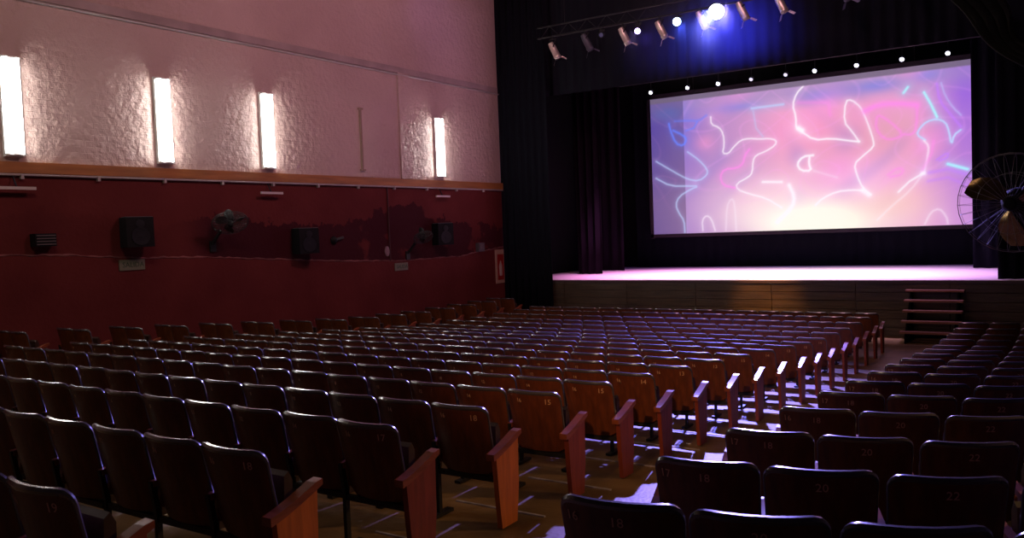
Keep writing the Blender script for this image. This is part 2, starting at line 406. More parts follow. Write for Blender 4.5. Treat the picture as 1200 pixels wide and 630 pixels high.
def num_mesh(t, size=.055):
    if (t, size) not in NUM: NUM[(t, size)] = text_mesh(t, size, numpaint, .0008)
    return NUM[(t, size)]
def add_num(back, txt, u, t=.86, size=.055):
    p = back_pt(u, t, -.004); q = back_pt(u+.05, t, -.004)
    o = link_mesh('seat_number', num_mesh(txt, size), back, p)
    o.rotation_euler = (PI/2+.22, 0, math.atan2(q[1]-p[1], q[0]-p[0]))
def make_seat():
    r = empty('theatre_seat')
    link_mesh('backrest', P_BACK, r); link_mesh('edge_trim', P_RIM, r); link_mesh('seat_pan', P_PAN, r)
    link_mesh('leg', P_LEG, r, (-.26, 0, 0)); link_mesh('cross_bar', P_STAY, r); link_mesh('armrest', P_ARM, r, (-.26, 0, 0))
    return r
proto = make_seat(); first = [True]
def place_seat(x, y, rz, label, group, end=None, nums=(), variant=1):
    if first[0]: r = proto; first[0] = False; kids = list(r.children)
    else:
        r = proto.copy(); COL.objects.link(r); kids = []
        for ch in proto_kids:
            c = ch.copy(); COL.objects.link(c); c.parent = r; kids.append(c)
    r.location = (x, y, fz(y)); r.rotation_euler = (0, 0, rz)
    tag(r, label, 'seat', group)
    back = [k for k in kids if k.name.startswith('backrest')][0]
    if end == 'R':
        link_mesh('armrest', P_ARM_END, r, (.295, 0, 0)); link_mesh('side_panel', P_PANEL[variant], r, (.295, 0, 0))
    if end == 'L':
        for k in kids:
            if k.name.startswith(('armrest', 'leg')): k.location.x = .26
        link_mesh('armrest', P_ARM_END, r, (-.275, 0, 0)); link_mesh('side_panel', P_PANEL[1], r, (-.275, 0, 0))
    for t, u, s_ in nums: add_num(back, t, u, size=s_)
    return r
proto_kids = list(proto.children)
ORD = ['first', 'second', 'third', 'fourth', 'fifth', 'sixth', 'seventh', 'eighth', 'ninth', 'tenth', 'eleventh', 'twelfth', 'thirteenth', 'fourteenth', 'fifteenth', 'sixteenth', 'seventeenth', 'eighteenth', 'nineteenth']
GL = 'wooden seats of the left block'; GR = 'wooden seats of the right block'; GS = 'seats of the side block by the red wall'
endnum = {0: '19', 1: '18', 2: '17', 3: '18', 4: '15', 5: '15', 6: '14', 7: '13'}
count = {0: 2, 1: 6, 2: 10, 3: 14}
P = .52
rest = []
for k, y in enumerate(Yrow):
    n = count.get(k, 17)
    for i in range(n):
        x = -3.36-P/2-P*i; yy = y+random.uniform(-.012, .012); rz = random.uniform(-.012, .012)
        if k >= 14: rest.append((x, yy, rz, i == 0)); continue
        nums = []
        if i == 0:
            if k in endnum: nums = [(endnum[k], .62, .062), ('16', -.45, .05)]
            else: nums = [('16', -.45, .05), (str(15-k % 3), .62, .055)]
        elif k <= 8: nums = [(str(16-2*i) if 16-2*i > 0 else str(i*2-15), -.35, .045)]
        if i == 0: lab = 'aisle-end wooden seat with slanted arm and side panel, left block, %s row' % ORD[k]
        else: lab = 'dark wooden seat, left block, %s row from the camera, %s from the aisle' % (ORD[k], ORD[i])
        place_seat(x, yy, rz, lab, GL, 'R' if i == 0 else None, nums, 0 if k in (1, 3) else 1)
YR = [2.84, 3.78, 4.81, 5.95, 7.05, 8.08, 9.12, 10.12, 11.1, 12.1, 13.1, 14.05, 15.0, 15.95, 16.9, 17.8]
for k, y in enumerate(YR):
    for i in range(4 if k < 6 else 3):
        dx = .26+P*i; x = -1.73+dx; sl = .10+.24*dx
        nums = [(['18', '20', '22', '24'][i], .02 if i else .0, .06)]
        if i == 0: nums.append(('17' if k % 3 else '16', -.80, .06))
        if k > 9: nums = []
        lab = 'dark wooden seat, right block, %s row from the camera, %s from the aisle' % (ORD[k], ORD[i])
        place_seat(x, y+.10*dx+.12*dx*dx, math.atan(sl), lab, GR, 'L' if i == 0 else None, nums)
# side block along the red wall, on a low plinth
sp_ = []
for k in range(3, len(Yrow)-1):
    y = Yrow[k]+1.9
    if y > 20.6: break
    for i in range(2):
        r = place_seat(-13.65-.50*i, y, .0, 'side-block seat along the red wall, %s pair from the left, %s' % (ORD[k-3], ('nearer the aisle', 'nearer the wall')[i]), GS, 'R' if i == 0 else None)
        r.location.z = fz(y)+.10
b = MB(); v = []; yy_ = [6.2, 10, 14, 16.5, 21.2]
for y in yy_: v += [(-14.78, y, fz(y)-.02), (-13.15, y, fz(y)-.02), (-13.15, y, fz(y)+.10), (-14.78, y, fz(y)+.10)]
f = []
for i in range(len(yy_)-1): f += [(4*i+j, 4*i+4+j, 4*i+4+(j+1) % 4, 4*i+(j+1) % 4) for j in range(4)]
f += [(0, 1, 2, 3), (19, 18, 17, 16)]
o = MB().add(v, f).obj('side_platform', floor_m, floor)
# rows nearest the stage beyond the individual ones: one object, same shapes
b = MB()
def addmesh(b, me, M):
    b.add([M @ v_.co for v_ in me.vertices], [tuple(p.vertices) for p in me.polygons])
far = empty('far_seat_rows'); tag(far, 'last four rows of wooden seats before the stage, left block', 'seats', kind='stuff')
parts = {'backrests': (P_BACK, wood_back), 'edge_trims': (P_RIM, vinyl), 'seat_pans': (P_PAN, seat_fab), 'legs': (P_LEG, iron)}
bs = {k: MB() for k in list(parts)+['armrests', 'side_panels']}
for x, y, rz, e in rest:
    M = Matrix.Translation((x, y, fz(y))) @ Matrix.Rotation(rz, 4, 'Z')
    for k, (me, m_) in parts.items(): addmesh(bs[k], me, M @ Matrix.Translation((-.26, 0, 0)) if k == 'legs' else M)
    addmesh(bs['armrests'], P_ARM_END if e else P_ARM, M @ Matrix.Translation((.295 if e else -.26, 0, 0)))
    if e: addmesh(bs['side_panels'], P_PANEL[1], M @ Matrix.Translation((.295, 0, 0)))
for k, bb in bs.items():
    o = bb.obj(k, parts[k][1] if k in parts else (arm_wood if k == 'armrests' else panel_red), far, True); o['kind'] = 'stuff'

# ------------------------------------------------------------------ stage
ZS = .13
st = empty('stage', (-7, YP, fz(YP))); tag(st, 'raised stage with brightly lit pale floor and dark boarded front', 'stage')
def P2(o): o.matrix_parent_inverse = o.parent.matrix_basis.inverted(); return o
P2(MB().box(((XL+XR)/2, (YP+YS)/2, ZS-.04), (XR-XL-.02, YS-YP-.02, .08)).obj('stage_floor', stage_top, st))
P2(MB().box(((XL+XR)/2, YP-.02, ZS-.045), (XR-XL-.02, .06, .07)).obj('nosing', mat('dark_nosing', (.05, .03, .03), .5), st))
front_m = mat('brown_front_boards', (.050, .034, .020), .36, noise=.5, nscale=3, stretch=(.4, 1, 6), bump=.2, bscale=20)
x = XL+.02; zz = fz(YP)
while x < XR:
    L_ = min(2.08, XR-x)
    for r_ in range(6):
        h = (ZS-.08-zz)/6
        P2(MB().box((x+L_/2, YP+random.uniform(0, .008), zz+h*(r_+.5)), (L_-.012, .05, h-.012)).obj('front_board', front_m, st))
    x += L_
P2(MB().box(((XL+XR)/2, YP+.06, (ZS+zz)/2-.06), (XR-XL-.02, .03, ZS-zz-.06)).obj('front_backing', plain_black, st))
# steps up to the stage
sx0, sx1 = -3.22, -1.98
tp = empty('stage_steps', (-2.6, 21.3, fz(21.3))); tag(tp, 'short open wooden steps leading up to the stage at right', 'steps')
N_ = 5
for i in range(N_):
    zt = ZS-.22*(i+1)-.02; yt = YP-.14-.24*i
    P2(MB().box(((sx0+sx1)/2, yt, zt), (sx1-sx0, .25, .045)).obj('tread', step_m, tp))
for xx in (sx0+.12, sx1-.12):
    b = MB(); b.prism([(YP-.05, fz(YP)), (YP-.05, ZS-.2), (YP-.16, ZS-.26), (YP-1.2, ZS-.24*5-.05), (YP-1.2, fz(YP-1.2))], -.02, .02, lambda u, w_, d: (xx+d, u, w_))
    P2(b.obj('stringer', plain_black, tp))

# ------------------------------------------------------------------ drapes
def drape(name, x0, x1, z0, z1, y, m, amp=.06, per=.30, label=None, cat='curtain', gather=0, group=None, seed=0, zslope=0):
    rnd = random.Random(seed); nx = max(8, int((x1-x0)/per*8)); nz = 6; v = []; f = []
    ph = [rnd.uniform(0, 6) for _ in range(3)]
    for j in range(nz+1):
        t = j/nz
        for i in range(nx+1):
            s_ = i/nx; xx = x0+(x1-x0)*s_
            g = gather*math.sin(PI*(1-t))*0+gather*(1-t)
            xx = xx+((x0+x1)/2-xx)*g
            a = amp*(.7+.3*math.sin(xx*1.3+ph[0]))
            v.append((xx, y+a*math.sin(2*PI*(x0+(x1-x0)*s_)/per+ph[1]+.6*math.sin(2.1*s_*(x1-x0)+ph[2]))*(1-.25*t), z0+(z1-z0)*t+zslope*s_*(1-t)))
    W_ = nx+1
    for j in range(nz):
        for i in range(nx): a = j*W_+i; f.append((a, a+1, a+W_+1, a+W_))
    o = MB().add(v, f).obj(name, m, None, True)
    md = o.modifiers.new('thick', 'SOLIDIFY'); md.thickness = .012
    return tag(o, label, cat, group)
drape('proscenium_drape', XL+.02, -13.02, zz+.02, ZC, YP-.12, cloth, .05, .26, 'black pleated drape hanging between red wall and stage opening', seed=1)
drape('header_drape', XL+.02, XR-.02, 5.72, ZC, YP-.02+.25, cloth_h, .035, .34, 'wide black header drape behind the stage lights', seed=2)
drape('proscenium_drape', -1.33, XR-.02, ZS+.01, 5.9, YP+.16, cloth, .05, .26, 'black drape closing the right side of the stage opening', seed=3)
drape('leg_curtain', -13.75, -12.75, ZS+.015, 8, 24.7, cloth_p, .10, .28, 'aubergine gathered side curtain at the left of the stage', gather=.12, seed=4)
drape('leg_curtain', -14.7, -12.9, ZS+.015, 8, 26.6, cloth_p, .10, .36, 'dark inner side curtain left, behind the aubergine one', seed=5)
drape('leg_curtain', -2.18, 1.7, ZS+.015, 8, 26.6, cloth, .08, .36, 'black side curtain right of the projection screen', seed=6)
drape('backdrop', -13.3, XR-.1, ZS+.015, 9.5, 28.5, cloth, .03, .40, 'black backdrop behind and below the screen', seed=7)

# ------------------------------------------------------------------ projection screen
CURVES = [('b', 0.061, 0.8, [(0.69, 3.88), (0.74, 3.64), (0.92, 3.17), (1.2, 3.06), (1.33, 3.28), (1.18, 3.45), (0.84, 3.63)]), ('b', 0.056, 0.5, [(0.91, 3.95), (1.45, 3.92), (1.79, 3.86), (2.07, 4.03)]), ('b', 0.042, 0.6, [(1.31, 3.58), (1.6, 3.64), (1.73, 3.84)]), ('w', 0.036, 0.8, [(2.22, 3.96), (2.23, 3.7), (2.51, 3.58), (2.65, 3.34), (2.67, 2.96), (2.6, 2.68), (2.81, 2.66), (2.97, 2.85), (3.24, 3.08), (3.53, 3.11), (3.9, 3.05), (4.18, 3.05), (4.43, 2.97), (4.4, 2.81), (4.09, 2.64), (3.74, 2.53), (3.64, 2.36), (3.61, 1.97), (3.49, 1.83), (3.05, 1.63), (3.08, 1.43), (3.48, 1.26), (4.05, 1.09), (4.55, 0.75)]), ('p', 0.056, 0.7, [(3.52, 2.74), (3.37, 2.56), (3.3, 2.28), (3.09, 2.15), (2.65, 2.15), (2.49, 1.9), (2.6, 1.6), (2.99, 1.49)]), ('l', 0.039, 0.7, [(1.35, 2.84), (1.75, 2.54), (2.05, 2.19), (2.04, 1.99), (1.73, 1.8), (1.32, 1.89), (0.86, 2.16), (0.16, 2.6)]), ('l', 0.042, 0.7, [(0.14, 2.0), (0.68, 1.69), (1.38, 1.65), (1.72, 1.63), (1.41, 1.53), (0.99, 1.31), (0.85, 1.02), (0.97, 0.71), (1.15, 0.46), (1.17, 0.04)]), ('w', 0.039, 0.6, [(1.83, 0.08), (1.81, 0.44), (1.97, 0.61), (2.15, 0.48), (2.27, 0.07)]), ('w', 0.042, 0.35, [(2.65, 0.06), (2.7, 0.87), (2.86, 1.15), (2.98, 1.0), (3.01, 0.04)]), ('w', 0.042, 0.9, [(5.32, 4.61), (5.1, 4.4), (4.98, 4.05), (5.08, 3.66), (5.07, 3.3), (5.21, 3.2), (5.63, 2.86), (6.15, 2.87), (6.76, 2.73), (6.99, 2.69)]), ('w', 0.125, 1, [(5.15, 3.29), (5.26, 3.2)]), ('l', 0.061, 0.7, [(3.64, 4.09), (4.68, 4.11)]), ('w', 0.036, 0.85, [(6.99, 2.69), (6.77, 3.05), (6.55, 3.34), (6.61, 4.0), (6.79, 4.01), (7.04, 3.77), (7.16, 3.49), (7.3, 3.08), (7.41, 2.67), (7.41, 2.49), (7.08, 2.23), (6.83, 2.01), (6.9, 1.66), (7.06, 1.25), (7.31, 1.02)]), ('w', 0.111, 0.8, [(7.06, 1.17), (7.24, 1.02)]), ('w', 0.056, 0.9, [(5.59, 2.38), (5.27, 2.37), (5.07, 2.14), (5.2, 1.91), (5.53, 1.89), (5.45, 2.11), (5.48, 2.36)]), ('w', 0.056, 0.3, [(5.61, 1.88), (6.31, 1.62)]), ('w', 0.067, 0.8, [(3.95, 1.63), (4.57, 1.59)]), ('w', 0.097, 0.85, [(4.81, 1.47), (4.97, 1.1), (4.91, 0.76), (4.4, 0.28)]), ('w', 0.044, 0.8, [(5.63, 0.78), (5.85, 0.99), (6.3, 1.18), (6.74, 1.2), (7.06, 1.17)]), ('c', 0.056, 1, [(8.84, 3.99), (9.02, 3.62), (9.18, 3.22)]), ('c', 0.061, 0.9, [(8.4, 4.2), (8.28, 4.04)]), ('l', 0.039, 0.95, [(8.85, 2.57), (8.62, 2.75), (8.71, 2.94), (8.9, 3.12), (9.18, 3.17), (9.4, 3.05), (9.49, 2.79), (9.55, 2.36), (9.62, 2.65), (9.8, 2.78)]), ('l', 0.036, 0.5, [(9.3, 4.21), (9.41, 3.8), (9.63, 3.42), (9.81, 3.21)]), ('v', 0.056, 0.6, [(9.19, 4.2), (9.25, 3.69), (9.52, 3.29), (9.8, 2.88)]), ('w', 0.044, 0.7, [(8.82, 2.55), (8.94, 2.41), (8.93, 2.16), (8.81, 1.6)]), ('p', 0.069, 0.5, [(9.08, 2.52), (9.02, 2.15), (8.76, 1.66)]), ('w', 0.083, 0.9, [(8.76, 1.58), (8.81, 1.58)]), ('w', 0.044, 0.8, [(8.78, 1.58), (8.41, 1.37), (8.09, 1.06)]), ('w', 0.044, 0.4, [(8.78, 1.58), (8.45, 1.11), (7.87, 0.62), (7.47, 0.22)]), ('p', 0.056, 0.5, [(7.81, 1.6), (8.05, 1.79), (8.25, 1.75), (8.17, 1.57), (7.88, 1.54)]), ('c', 0.072, 1, [(9.45, 1.81), (9.96, 1.62)]), ('v', 0.05, 0.6, [(9.16, 1.96), (9.46, 2.16), (9.45, 1.99), (9.23, 1.93)]), ('v', 0.083, 0.5, [(8.95, 1.59), (9.45, 1.66), (10.01, 1.45)]), ('v', 0.069, 0.4, [(8.92, 1.34), (9.45, 1.41), (9.96, 1.15)]), ('w', 0.044, 0.45, [(8.81, 0.06), (8.98, 0.42), (9.21, 0.51), (9.39, 0.27), (9.43, 0.04)]), ('p', 0.139, 0.8, [(7.18, 3.62), (7.53, 3.76), (8.09, 3.75), (8.63, 3.64)]), ('p', 0.056, 0.6, [(7.52, 3.4), (7.47, 3.06), (7.71, 2.7), (8.02, 2.67), (8.26, 2.8), (7.91, 3.2), (7.6, 3.44), (7.52, 3.4)]), ('p', 0.056, 0.6, [(8.26, 2.8), (8.5, 2.76), (8.62, 2.95), (8.65, 3.58)]), ('p', 0.083, 0.4, [(5.17, 4.11), (6.1, 4.01), (6.14, 3.6)]), ('l', 0.042, 0.4, [(3.69, 4.0), (3.77, 3.43), (3.99, 3.13)])]
SW, SH = 10.15, 4.80
def screen():
    nx, nz = 400, 190
    U, V = np.meshgrid(np.linspace(0, SW, nx+1), np.linspace(0, SH, nz+1))
    def c(*a): return np.array(a, float)/255
    def blob(x, z, sx, sz): return np.exp(-((U-x)/sx)**2-((V-z)/sz)**2)[..., None]
    s = np.clip(U/SW, 0, 1)[..., None]; t = np.clip(V/SH, 0, 1)[..., None]
    col = c(232, 165, 205)*np.ones_like(s)
    def mixin(col, target, a): return col*(1-a)+target*a
    col = mixin(col, c(140, 112, 190), np.clip(1-s/.45, 0, 1)**.8)
    col = mixin(col, c(110, 90, 215), np.clip(1-s/.22, 0, 1)*np.clip(t*1.5-.35, 0, 1)*.95)
    col = mixin(col, c(145, 95, 222), np.clip((s-.84)/.13, 0, 1)*np.clip(.35+t*.7, 0, 1)*1.0)
    col = mixin(col, c(235, 150, 180), blob(6.7, 2.6, 2.4, 1.5)*.6)
    col = mixin(col, c(255, 150, 200), blob(5.3, 3.3, 1.2, .7)*.6)
    col = mixin(col, c(225, 160, 175), blob(7.9, 2.9, .8, .6)*.6)
    col = mixin(col, c(240, 150, 200), blob(2.0, 3.1, .35, .3)*.6)
    col = mixin(col, c(165, 140, 195), np.clip((t-.80)/.12, 0, 1)*.75*np.clip(1-abs(s-.5)*.5, 0, 1))
    col = mixin(col, c(120, 130, 225), blob(.7, 4.25, .6, .25)*.9+blob(3.1, 4.2, .8, .15)*.6)
    col = mixin(col, c(130, 130, 220), blob(5.9, 4.25, .7, .22)*.8+blob(7.5, 4.35, .7, .2)*.8+blob(8.9, 4.5, .4, .2)*.8)
    col = mixin(col, c(255, 215, 225), blob(4.0, .9, 2.2, 1.0)*.8)
    col = mixin(col, c(255, 250, 235), np.clip(blob(5.6, .25, 2.2, .75)*1.4, 0, 1))
    col = mixin(col, c(250, 205, 185), blob(7.9, .8, 1.1, .6)*.6)
    col = mixin(col, c(255, 190, 245), blob(7.0, 1.6, 1.3, .6)*.5)
    q1 = np.sin(1.1*U+1.7*np.sin(.9*V+.4)+.8*np.sin(.55*U+2))*np.sin(1.5*V+1.3*np.sin(.8*U)); q2 = np.sin(2.3*U+2.1*np.sin(1.3*V+1)+1)*np.sin(2.1*V+1.9*np.sin(1.1*U+.5))
    fade = np.clip((V-.5)/1.5, 0, 1)
    col = mixin(col, c(250, 150, 220), (np.clip(q1, 0, 1)**3*.45*fade)[..., None]); col = mixin(col, c(150, 125, 205), (np.clip(q2, 0, 1)**2*.30*fade)[..., None])
    ridge = np.exp(-(np.abs(q1-.25)/.05)**2)+np.exp(-(np.abs(q2+.3)/.07)**2); col = mixin(col, c(255, 170, 245), (ridge*.16*fade)[..., None])
    band = ((U < 1.22)[..., None])*1.0
    col = col*(1-.24*band)
    pal = {'b': c(100, 130, 255), 'w': c(255, 246, 255), 'p': c(255, 140, 235), 'l': c(190, 215, 255), 'c': c(170, 245, 255), 'v': c(195, 125, 255)}
    for k, wd, al, pts in CURVES:
        d = np.full(U.shape, 9.)
        if len(pts) > 3:      # round the corners
            p = [pts[0]]
            for a, b_ in zip(pts, pts[1:]): p += [(a[0]*.75+b_[0]*.25, a[1]*.75+b_[1]*.25), (a[0]*.25+b_[0]*.75, a[1]*.25+b_[1]*.75)]
            pts = p+[pts[-1]]
        for (ax, az), (bx, bz) in zip(pts, pts[1:]):
            x0, x1 = min(ax, bx)-.5, max(ax, bx)+.5
            i0 = max(0, int(x0/SW*nx)); i1 = min(nx+1, int(x1/SW*nx)+2)
            if i1 <= i0: continue
            u = U[:, i0:i1]; w_ = V[:, i0:i1]; L2 = (bx-ax)**2+(bz-az)**2+1e-9
            q = np.clip(((u-ax)*(bx-ax)+(w_-az)*(bz-az))/L2, 0, 1)
            d[:, i0:i1] = np.minimum(d[:, i0:i1], np.hypot(u-ax-q*(bx-ax), w_-az-q*(bz-az)))
        wd = wd*.72; a = (.85*al*np.exp(-(d/wd)**2)+.20*al*np.exp(-(d/(wd*4))**2))[..., None]
        col = mixin(col, pal[k], np.clip(a, 0, 1))
    # plain grey strip of unlit cloth along the very top
    col = mixin(col, c(110, 98, 120), np.clip((V-4.60)/.05, 0, 1)[..., None]*.85)
    lin = np.where(col <= .04045, col/12.92, ((col+.055)/1.055)**2.4)
    v = np.stack([U.ravel()-SW/2, .01*np.ones(U.size), V.ravel()], 1)
    W_ = nx+1; idx = np.arange(nx*nz); a = (idx//nx)*W_+idx % nx
    faces = np.stack([a, a+1, a+W_+1, a+W_], 1)
    me = bpy.data.meshes.new('picture'); me.vertices.add(len(v)); me.vertices.foreach_set('co', v.ravel())
    me.loops.add(faces.size); me.loops.foreach_set('vertex_index', faces.ravel().astype(np.int32))
    me.polygons.add(len(faces)); me.polygons.foreach_set('loop_start', np.arange(0, faces.size, 4, dtype=np.int32))
    me.update(calc_edges=True); me.validate()
    ca = me.color_attributes.new('picture', 'FLOAT_COLOR', 'POINT')
    rgba = np.ones((len(v), 4)); rgba[:, :3] = lin.reshape(-1, 3); ca.data.foreach_set('color', rgba.ravel())
    m = mat('projected_picture', (.05, .05, .05), .9); nt = m.node_tree
    at = nt.nodes.new('ShaderNodeVertexColor'); at.layer_name = 'picture'
    nt.links.new(at.outputs[0], nt.nodes['Principled BSDF'].inputs['Emission Color']); nt.nodes['Principled BSDF'].inputs['Emission Strength'].default_value = 1.0
    me.materials.append(m)
    return me
sc = empty('projection_screen', (-12.38+SW/2, 28.0, 1.34)); tag(sc, 'wide projection screen showing swirling pink, violet and white light lines', 'screen')
link_mesh('picture', screen(), sc)
MB().box((0, .04, SH/2), (SW+.02, .04, SH+.02)).obj('cloth_backing', screen_edge, sc)
b = MB(); b.box((-SW/2-.06, .02, SH/2), (.12, .08, SH+.3)); b.box((SW/2+.06, .02, SH/2), (.12, .08, SH+.3)); b.box((0, .02, -.06), (SW+.24, .08, .12)); b.box((0, .02, SH+.08), (SW+.24, .08, .14))
b.obj('frame', screen_edge, sc)
for sx in (-1, 1): MB().bar((sx*3.5, .12, 0), (sx*3.5, .12, 8.4), .015).obj('hanger', iron, sc)

# ------------------------------------------------------------------ lighting truss and lanterns
tr = empty('lighting_bar', (-7.2, 20.8, 7.12)); tag(tr, 'dark horizontal lighting bar carrying the stage lanterns', 'lighting bar')
b = MB(); b.tube([(-5.4, 0, 0), (9.0, 0, 0)], .028, 8); b.tube([(-5.4, 0, .3), (9.0, 0, .3)], .022, 8); b.obj('rail', iron, tr, True)
b = MB(); xx = -5.3
while xx < 8.8: b.bar((xx, 0, 0), (xx+.3, 0, .3), .012); b.bar((xx+.3, 0, .3), (xx+.6, 0, 0), .012); xx += .6
b.obj('lattice', iron, tr)
for xx in (-4.5, 0, 4.5): MB().bar((xx, 0, .3), (xx, 0, ZC-7.12), .012).obj('drop_cable', iron, tr)
def lantern(x, z, dirn, m, lit=None, label='', r=.10, L_=.34):
    t = empty('stage_lantern', (x, 20.8, z)); tag(t, label, 'stage light', 'lanterns on the lighting bar')
    M = Vector(dirn).to_track_quat('-Z', 'Y').to_matrix().to_4x4()
    b = MB(); b.lathe([(.001, .16), (r*.75, .15), (r*.9, .08), (r, 0), (r, -L_+.10), (r*1.08, -L_+.09), (r*1.08, -L_+.05), (r, -L_+.04), (r*.97, -L_), (r*.9, -L_), (r*.9, -L_+.03)], 16, M, False)
    b.obj('can', m, t, True)
    b = MB(); b.lathe([(r*.86, -L_+.04), (r*.5, -L_+.035), (0.001, -L_+.03)], 16, M)
    if lit: le = mat('lit_lens', (.1, .1, .2), .3, emit=lit[0], es=lit[1])
    else: le = MATS.get('dark_lens') or mat('dark_lens', (.05, .05, .07), .1)
    b.obj('lens', le, t)
    b = MB(); h = 7.12-z
    for s_ in (-1, 1): b.bar(M @ Vector((s_*r*1.15, 0, 0)), (s_*r*1.15, 0, h-.08), .012, .03)
    b.bar((-r*1.2, 0, h-.08), (r*1.2, 0, h-.08), .012, .03); b.box((0, 0, h-.03), (.05, .07, .10)); b.obj('yoke', iron, t)
    for s_ in (() if lit else (-1, 1)):
        a = M @ Vector((0, s_*r*1.05, -L_)); c = M @ Vector((0, s_*r*2.1, -L_-.12)); d = M @ Vector((r*.9, 0, 0))-M @ Vector((0, 0, 0))
        MB().add([a-d, a+d, c+d, c-d, a-d+Vector((0, 0, .004)), a+d+Vector((0, 0, .004)), c+d+Vector((0, 0, .004)), c-d+Vector((0, 0, .004))],
                 [(0, 1, 2, 3), (7, 6, 5, 4), (0, 4, 5, 1), (1, 5, 6, 2), (2, 6, 7, 3), (3, 7, 4, 0)]).obj('barn_door', m, t)
for i, (x, z, dark) in enumerate([(-12.11, 6.80, 0), (-11.06, 6.87, 1), (-9.92, 6.86, 0), (-8.86, 6.86, 0), (-7.74, 6.92, 0), (-6.70, 6.97, 0), (-5.76, 6.98, 0), (-4.3, 7.0, 1), (-3.0, 7.0, 1)]):
    lab = ['unlit silver lantern at the far left end of the bar', 'dull grey lantern, second from the left on the bar', 'silver lantern just left of the small violet lamp',
           'silver lantern between the violet and the blue lamp', 'silver lantern touching the left of the brightest blue lamp', 'pale lantern just right of the brightest blue lamp',
           'silver lantern alone, cut by the top edge, far right', 'dark lantern further right along the bar, above the frame', 'last dark lantern on the right, above the frame'][i]
    lantern(x, z, (.40, .25, -1), lantern_d if dark else lantern_m, None, lab, .095)
for x, z, r, col_, es, lab in [(-9.47, 6.86, .085, (.55, .45, 1), 14, 'small violet-white lit lamp aimed at the audience'), (-8.36, 6.92, .12, (.35, .50, 1), 16, 'medium lit blue lamp aimed at the audience'),
                               (-7.31, 6.99, .22, (.45, .58, 1), 30, 'largest dazzling blue-white lamp aimed at the audience'), (-10.55, 6.93, .07, (.1, .1, .2), .2, 'small dark round lamp between two left lanterns')]:
    lantern(x, z, (-x*.75, -20.8, -6.5), iron, (col_, es), lab, r, .24)
# border lamps over the stage
for i, x in enumerate([-11.45, -10.17, -9.15, -8.1, -7.05, -6.2, -5.03, -3.83, -2.68]):
    dim = i in (3, 4)
    t = empty('border_lamp', (x, 26.0, 6.07)); tag(t, 'small lit border lamp above the screen, %s from the left' % ORD[i], 'stage light', 'border lamps above the screen')
    if i == 8: t['label'] = 'small lit border lamp above the screen, nearest its right corner'
    M = Matrix.Rotation(-1.0, 4, 'X')
    MB().lathe([(.001, .12), (.05, .10), (.055, 0), (.06, -.05)], 12, M, False).obj('housing', lantern_d, t, True)
    MB().lathe([(.056, -.02), (.056, -.045), (.001, -.05)], 12, M).obj('lens', mat('border_lens', (.2, .2, .3), .3, emit=(.80, .78, 1), es=1.0 if dim else 9), t)
    MB().bar((0, 0, .1), (0, 0, .32), .02).obj('hook', iron, t)
bb_ = empty('border_bar', (-7, 26.0, 6.40)); tag(bb_, 'thin dark bar holding the row of border lamps', 'lighting bar')
MB().tube([(-5.6, 0, 0), (5.2, 0, 0)], .025, 8).obj('rail', iron, bb_)
for xx in (-4, 0, 4): MB().bar((xx, 0, 0), (xx, 0, ZC-6.4), .012).obj('drop_cable', iron, bb_)

# haze volume added to draw the halo of the lit lanterns
hz = MB().box((-7.6, 20.9, 6.9), (7.4, 2.3, 5.6)).obj('halo_haze', None or bpy.data.materials.new('lamp_halo'))
hm = hz.data.materials[0]; hm.use_nodes = True; nt = hm.node_tree; nt.nodes.clear()
vo = nt.nodes.new('ShaderNodeVolumeScatter'); vo.inputs['Color'].default_value = (1, 1, 1, 1)
tc = nt.nodes.new('ShaderNodeTexCoord'); mp = nt.nodes.new('ShaderNodeMapping'); mp.vector_type = 'POINT'
mp.inputs['Location'].default_value = (7.6/3.6, -20.9/1.12, -6.9/2.4); mp.inputs['Scale'].default_value = (1/3.6, 1/1.12, 1/2.4)
gr = nt.nodes.new('ShaderNodeTexGradient'); gr.gradient_type = 'QUADRATIC_SPHERE'
nt.links.new(tc.outputs['Object'], mp.inputs[0]); nt.links.new(mp.outputs[0], gr.inputs[0])
mu = nt.nodes.new('ShaderNodeMath'); mu.operation = 'MULTIPLY'; mu.inputs[1].default_value = .13
nt.links.new(gr.outputs['Fac'], mu.inputs[0]); nt.links.new(mu.outputs[0], vo.inputs['Density'])
ou = nt.nodes.new('ShaderNodeOutputMaterial'); nt.links.new(vo.outputs[0], ou.inputs['Volume'])
tag(hz, 'blue halo of the lit lamps on the bar, added as thin haze', 'haze', kind='stuff')

